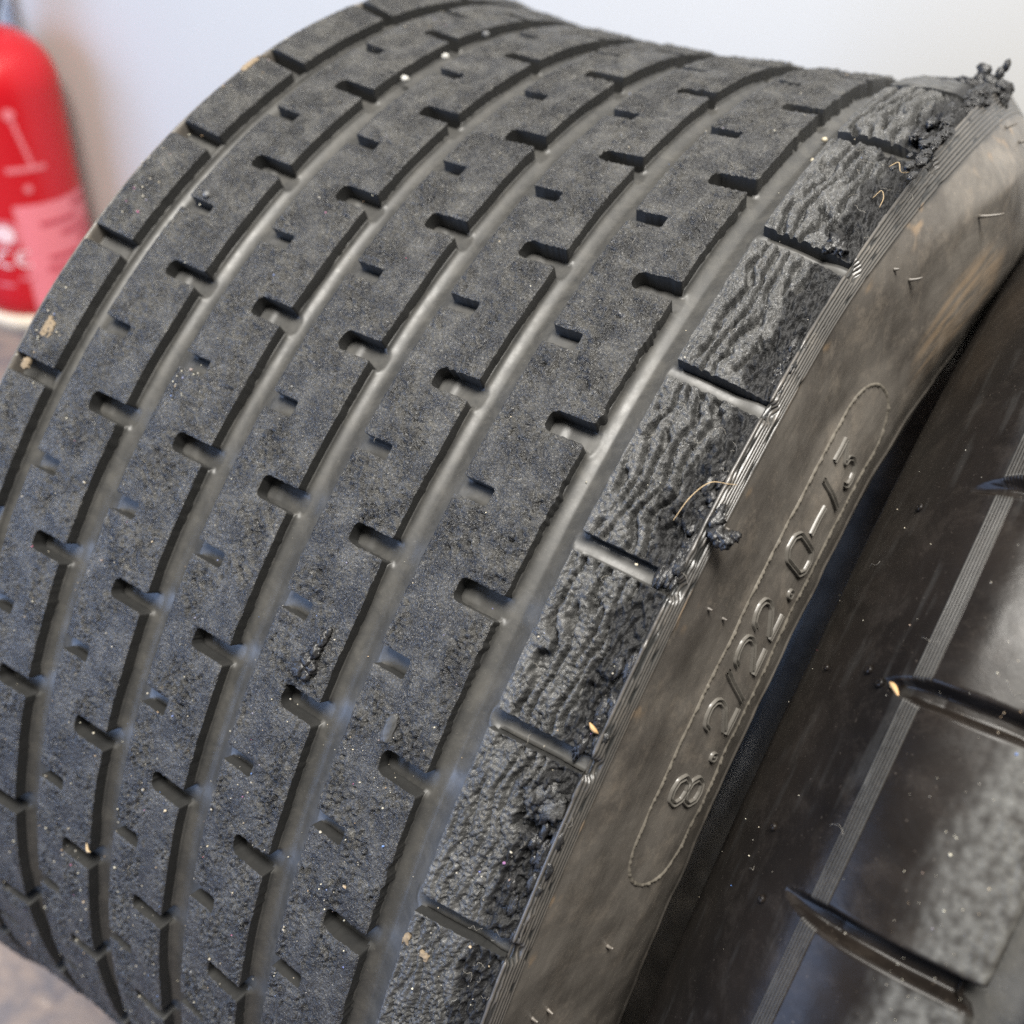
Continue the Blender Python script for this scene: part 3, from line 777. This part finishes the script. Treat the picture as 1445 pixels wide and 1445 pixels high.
arc_ring('approval_mark', -24, .100, .0075, .0115, M_PRINTW, 60, 300); arc_ring('approval_mark', -7, .100, .0075, .0115, M_PRINTW, 60, 300); patch('approval_mark', -13, -7, .0983, .1017, M_PRINTW, .0012)
patch('printed_line', -16, 2, .072, .0765, M_PRINT); patch('printed_line', -38, -22, .063, .067, M_PRINT)

# ------------------------------------------------------------------ debris on the tyres
def on1(u, deg, h=0):
    return tyre_map(prof1, np.array([float(u)]), np.array([math.radians(deg) * SR]), np.array([float(h)]))[0]
def frame1(u, deg):
    th = math.radians(deg)
    return np.array([1., 0, 0]), np.array([0, -math.cos(th), -math.sin(th)]), np.array([0, -math.sin(th), math.cos(th)])
def clump(name, u, deg, balls, seed, label, cat, m=M_TORN, amp=.4, fr=2.2, group=None):
    """balls in mm: (du, ds, dh, ru, rs, rh)"""
    ex, es, en = frame1(u, deg); p0 = on1(u, deg); V = []; F = []; off = 0
    for i, (a, b, c, ru, rs, rh) in enumerate(balls):
        v = blob(ICO4[0] if max(ru, rs) > 3.5 else ICO3[0], seed + i * 2, amp, fr)
        w_ = (v[:, :1] * ru + a) * ex + (v[:, 1:2] * rs + b) * es + (v[:, 2:] * rh + c) * en
        V.append(w_ / 1000); F.append((ICO4[1] if max(ru, rs) > 3.5 else ICO3[1]) + off); off += len(v)
    o = link(name, make_mesh(name, np.concatenate(V), [np.concatenate(F)]), None, m); o.location = p0
    return tag(o, label, cat, group)
clump('rubber_clump', 38.6, 52.6, [(1.5, -7, .6, 1.3, 2.6, 1.2), (1.0, -3.5, .9, 1.6, 2.6, 1.5), (-.3, 0, .8, 2.2, 2.0, 1.6), (1.6, 1.2, .7, 1.6, 1.7, 1.3), (-1.6, 3.4, .8, 2.3, 2.2, 1.5), (.8, 4.2, .6, 1.5, 1.5, 1.2), (2.4, -9.5, .4, .7, 1.6, .8)], 3,
      'ragged shiny rubber clump stuck on the fourth narrow rib from the left', 'rubber clump', M_TORN, .5, 2.4)
clump('rubber_flake', 69.5, 53.4, [(0, 0, .35, 1.7, 4.4, .7)], 21, 'smooth oval rubber flake just above a notch on the rib beside the shoulder blocks', 'rubber flake', M_GROOVE, .18, 1.2)
clump('rubber_clump', 122.3, 36.4, [(0, 0, .6, 1.9, 2.6, 1.5), (1.6, 3.2, .8, 2.0, 2.0, 1.5), (4.2, 3.6, .5, 1.8, 2.2, 1.6), (5.6, 1.6, .3, 1.4, 1.5, 1.3), (-.3, -2.9, .6, .9, 1.7, 1.0), (2.8, 4.6, .2, 1.3, 1.3, 1.2)], 33,
      'crumbly black rubber clump lying across the ridge band above the zero of the size marking', 'rubber clump', M_TORN, .55, 3)
clump('rubber_clump', 116.6, -9.6, [(-7, 2, .4, 5.5, 6, 2.4), (-2, 0, 1.8, 4.6, 4.5, 3.2), (-3.8, -1, 5.6, 2.4, 2.4, 2.4), (-5.2, -1, 6.6, 1.5, 1.6, 1.5), (1.6, 0, 5.6, 1.5, 1.5, 2.6), (2.8, 0, 8.6, 1.2, 1.3, 2.2), (4.5, 3, .6, 3.6, 7, 3.6), (1, 6, 0, 5.5, 6, 2.4), (-13, 5, -.4, 5, 6, 1.6), (6.6, 8, -2.4, 2.2, 6, 3.4)], 47,
      'large jagged lump of torn rubber standing up from the far top corner of the tread', 'rubber clump', M_TORN, .3, 2.2)
rs_ = np.random.RandomState(9); balls_ = []
for k_ in range(46):
    f_ = k_ / 45.0; w_ = rs_.uniform(.8, 2.1) * (1.25 - .5 * f_)
    balls_.append((rs_.normal(0, 1.7) - 1.2 + 1.5 * math.sin(f_ * 9), (f_ - .35) * 92 + rs_.normal(0, 1.5), rs_.uniform(-.9, .9) + .4 * (1 - f_), w_ * .9, w_ * rs_.uniform(1.5, 2.8), w_ * rs_.uniform(.5, .9)))
clump('shredded_rubber', 118.0, 1.6, balls_, 81, 'long shredded strip of torn rubber along the upper right shoulder edge', 'torn rubber', M_TORN, .42, 2.4)
def shreds(u, deg, span, n, seed, label, wid=1.4):
    r_ = np.random.RandomState(seed); b_ = []
    for k in range(n):
        w_ = r_.uniform(.5, 1.5)
        b_.append((r_.normal(0, wid), r_.uniform(-.5, .5) * span, r_.uniform(-1.4, -.2), w_, w_ * r_.uniform(1.2, 3.0), w_ * r_.uniform(.4, .9)))
    clump('shredded_rubber', u, deg, b_, seed, label, 'torn rubber', M_TORN, .42, 2.6)
shreds(118.2, 37.0, 34, 20, 91, 'shredded black rubber along the shoulder edge under the curled straw fibre')
shreds(118.4, 27.0, 20, 12, 92, 'small shreds of torn rubber on the shoulder edge second slot above the curled fibre')
shreds(118.4, 47.0, 26, 16, 93, 'shredded rubber beside the orange straw chip on the shoulder edge')
shreds(117.5, 56.5, 36, 26, 94, 'matted shredded rubber on the lowest shoulder blocks beside the brown sidewall', 2.2)
clump('torn_flap', 112.8, 52.4, [(0, 0, -.2, 5.2, 4.0, 1.5), (3.6, 2.6, -.3, 3.0, 3.2, 1.3), (-3.8, -2.2, -.2, 2.4, 1.6, .9)], 95, 'peeled rubber flap just below the second lowest long shoulder slot', 'torn rubber', M_SHOULD, .42, 2.2)
clump('rubber_clump', 113.2, 17.6, [(0, 0, -.4, 2.4, 3.2, 1.8), (2.0, 2.6, -.5, 1.8, 2.2, 1.4), (-1.2, 4, -.3, 1.6, 2.0, 1.2)], 61, 'matted black rubber crumbs beside the third shoulder slot from the top', 'rubber clump', M_TORN, .6, 3)

def strip(name, p, label, cat, m, rad, n=6, group=None):
    """p: list of (u, deg, height mm)"""
    q = catmull([on1(*x) for x in p], .0006); r = np.interp(np.linspace(0, 1, len(q)), np.linspace(0, 1, len(rad)), rad) / 1000
    o = link(name, tube_mesh(name, q - q[0], r, n), None, m); o.location = q[0]
    return tag(o, label, cat, group)
strip('straw_fibre', [(113.2, 37.4, 1.2), (114.6, 36.0, 2.6), (117.2, 34.9, 3.0), (121.0, 34.4, 1.2), (122.6, 34.2, .4)], 'thin curled straw fibre lying across the ridge band near the middle right', 'straw', M_STRAW, [.07, .12, .11, .06], 6, 'bits of straw and wood')
strip('straw_chip', [(116.2, 48.2, .5), (117.7, 48.4, .8), (119.2, 48.5, .6)], 'small orange straw chip on the torn shoulder edge above the lower long slot', 'straw', M_WOOD, [.15, .62, .6, .1], 6, 'bits of straw and wood')
strip('wood_splinter', [(-25.6, 73.4, 0), (-24, 73.7, .8), (-22.2, 73.5, 1.2)], 'tiny pale wood splinter wedged at a notch low on the left', 'wood splinter', M_STRAW, [.15, .5, .45, .1], 6, 'bits of straw and wood')
strip('straw_wisp', [(114.6, 13.6, .8), (115.6, 13.0, 1.8), (117.0, 13.3, 1.3), (117.4, 14.0, .6)], 'pale straw wisp caught in the torn shoulder near the top right', 'straw', M_STRAW, [.07, .12, .11, .06], 6, 'bits of straw and wood')
strip('straw_wisp', [(113.0, 10.5, .8), (114.6, 10.0, 1.6), (116.6, 10.7, 1.6), (118.0, 10.1, .6)], 'brown straw wisp caught in torn rubber below the large jagged lump', 'straw', M_STRAW, [.07, .12, .11, .06], 6, 'bits of straw and wood')
def on2(u, deg, h=0):
    k = np.argmin(np.abs(SIDE2.U + X2 - u) + (SIDE2.R < 222) * 99)
    p = SIDE2.at(np.array([SIDE2.T[k]]), np.array([math.radians(deg)]), np.array([float(h)]))[0]; return p + np.array([X2 / 1000, 0, 0])
def strip2(name, p, label, cat, m, rad, group=None):
    q = catmull([on2(*x) for x in p], .0006); r = np.interp(np.linspace(0, 1, len(q)), np.linspace(0, 1, len(rad)), rad) / 1000
    o = link(name, tube_mesh(name, q - q[0], r, 6), None, m); o.location = q[0]
    return tag(o, label, cat, group)
strip2('wood_chip', [(173.2, 39.9, .0), (174.6, 40.1, .1), (176.0, 40.5, -.6)], 'orange wood chip at the pointed tip of the upper slot on the glossy tyre', 'wood chip', M_WOOD, [.15, .75, .6, .1], 'bits of straw and wood')
strip2('wood_chip', [(194.5, 51.6, -3.0), (196.2, 51.9, -2.6), (198.0, 52.1, -3.0)], 'orange wood chip inside the lower slot of the glossy tyre', 'wood chip', M_WOOD, [.12, .5, .45, .1], 'bits of straw and wood')

# dried mud stuck to the left shoulder and the lower block
def mud(u, deg, ru, rs, seed, label):
    s0 = math.radians(deg) * SR
    Ug, Sg = s_grid(u - ru * 1.6, u + ru * 1.6, s0 - rs * 1.6, s0 + rs * 1.6, .3, .3)
    q = np.hypot((Ug - u) / ru, (Sg - s0) / rs)
    sdf = (q - .75 + .55 * perlin(Ug / 1.8, Sg / 1.8, seed) + .35 * perlin(Ug / .7, Sg / .7, seed + 1))
    hf = lambda uu, ss, d: .28 + .22 * perlin(uu / .8, ss / .8, seed + 2) + .25 * sstep(0, -.5, d)
    me = piece_mesh('mud_patch', prof1, [(Ug, Sg, sdf, hf, None)], .6)
    return tag(link('mud_patch', me, None, M_MUD), label, 'mud', 'dried mud on the shoulder blocks')
mud(-101.0, 42.2, 2.4, 4.2, 11, 'larger tan mud patch on the left shoulder block, nearest the lower left slot')
mud(-102.6, 45.0, 2.0, 2.0, 14, 'small tan mud spot just below the larger patch on the left shoulder')
mud(-107.0, 17.6, 1.8, 6.5, 17, 'thin tan mud streak along the upper left edge of the tread')
mud(94.8, 63.1, 1.2, 2.0, 19, 'pale mud fleck at the bottom beside the last wide groove')
mud(100.4, 63.4, 1.7, 1.6, 23, 'pale mud speck on the lowest right shoulder block')

# pebbles caught near the groove edges
def pebble(u, deg, r, h, col, label, seed):
    v = blob(ICO3[0], seed, .22, 1.6) * r / 1000 * np.array([1, 1, .8])
    o = link('pebble', make_mesh('pebble', v, [ICO3[1]]), None, col); o.location = on1(u, deg, h)
    return tag(o, label, 'pebble', 'pebbles on the tread')
M_PW = plain('white_pebble', (.42, .41, .38), .3); M_PC = plain('cream_pebble', (.42, .37, .27), .5); M_PD = plain('grey_pebble', (.12, .12, .12), .3)
pebble(-58.8, 11.9, 1.5, -2.5, M_PW, 'round glassy pebble lowest of three along the second groove at the top', 1)
pebble(-57.0, 7.2, 1.3, -2.0, M_PW, 'white pebble in the middle of three along the second groove at the top', 2)
pebble(-57.2, 1.6, 1.3, -.5, M_PD, 'dark shiny pebble highest of three along the second groove at the top', 3)
pebble(-79.2, 29.3, 1.2, .5, M_PD, 'dark glinting pebble below a short notch on the leftmost narrow rib', 4)
pebble(89.0, 6.8, .95, -5.2, M_PC, 'cream pebble in the widest right groove, the upper one near the top', 5)
pebble(91.2, 9.9, .8, -5.2, M_PC, 'cream pebble in the widest right groove, just below another one', 6)
pebble(92.6, -3.0, 1.2, -3.4, M_PD, 'dark round pebble where the rightmost groove meets the far horizon', 10)

# sand grains too many to count
def sand():
    rs = np.random.RandomState(5); V = []; F = []; off = 0
    for k in range(980):
        q = rs.rand()
        if k < 740: u = rs.uniform(-108, 118); deg = rs.uniform(-8, 98) if q < .4 else rs.uniform(45, 95)
        else:
            c = [(-101, 43, 5, 2.5), (-103, 30, 4, 3), (-78, 3, 6, 4), (-104, 20, 5, 4), (-46, 42, 6, 2), (-35, 80, 9, 8), (-5, 68, 8, 8), (30, 62, 8, 6), (70, 60, 8, 5)][k % 9]
            u = c[0] + rs.randn() * c[2] * .6; deg = c[1] + rs.randn() * c[3] * .7
        ing = any(a - .5 < u < b + .5 for a, b in GROOVES)
        h = -6.1 if ing else .15
        r = rs.gamma(2.0, .065) + .08; r = min(r, .5)
        if ing: r *= .7
        v = ICO1[0] * np.array([rs.uniform(.7, 1.2), rs.uniform(.7, 1.2), rs.uniform(.7, 1.1)]) * r * (1 + .2 * rs.randn(len(ICO1[0]), 1)) / 1000
        V.append(v + on1(u, deg, h)); F.append(ICO1[1] + off); off += len(v)
    o = link('sand_grains', make_mesh('sand_grains', np.concatenate(V), [np.concatenate(F)], False), None, M_SAND)
    tag(o, 'pale sand grains scattered over the worn tread', 'sand', None, 'stuff')
    V = []; F = []; off = 0
    for k in range(190):
        u = rs.uniform(150, 213); deg = rs.uniform(24, 62)
        if k % 3: u = rs.normal(199, 5)
        r = min(rs.gamma(2.5, .04) + .05, .35)
        v = ICO1[0] * r * rs.uniform(.7, 1.2, 3) / 1000
        V.append(v + on2(u, deg, .1)); F.append(ICO1[1] + off); off += len(v)
    o = link('sand_grains', make_mesh('sand_grains', np.concatenate(V), [np.concatenate(F)], False), None, M_SAND)
    tag(o, 'fine pale sand grains on the glossy tyre at right', 'sand', None, 'stuff')
sand()
# lint and loose rubber hairs
def lint():
    rs = np.random.RandomState(11); V = []; F = []; off = 0
    for k in range(64):
        two = k > 58
        if two: u = rs.uniform(155, 212); deg = rs.uniform(26, 60)
        else: u = rs.uniform(95, 124) if k % 2 else rs.uniform(20, 122); deg = rs.uniform(5, 66)
        if not two and any(a - 1 < u < b + 1 for a, b in GROOVES): continue
        L = rs.uniform(1.2, 4.0); a = rs.uniform(0, 6.3); pts = []
        for t in np.linspace(0, 1, 6):
            a += rs.uniform(-.7, .7); du = L * t * math.cos(a); ds = L * t * math.sin(a)
            f = on2 if two else on1
            pts.append(f(u + du, deg + math.degrees(ds / SR), .25 + .7 * math.sin(t * 3.1) * rs.rand()))
        me = tube_mesh('x', pts, .000042, 3); v = np.array([x.co[:] for x in me.vertices]); f_ = np.array([p.vertices[:] for p in me.polygons if len(p.vertices) == 4])
        V.append(v); F.append(f_ + off); off += len(v); bpy.data.meshes.remove(me)
    o = link('lint', make_mesh('lint', np.concatenate(V), [np.concatenate(F)]), None, M_LINT)
    tag(o, 'pale lint hairs scattered over both tyres', 'lint', None, 'stuff')
lint()
print('tris', sum(sum(len(p.vertices) - 2 for p in o.data.polygons) if False else len(o.data.loops) - 2 * len(o.data.polygons) for o in C.objects if o.type == 'MESH'))
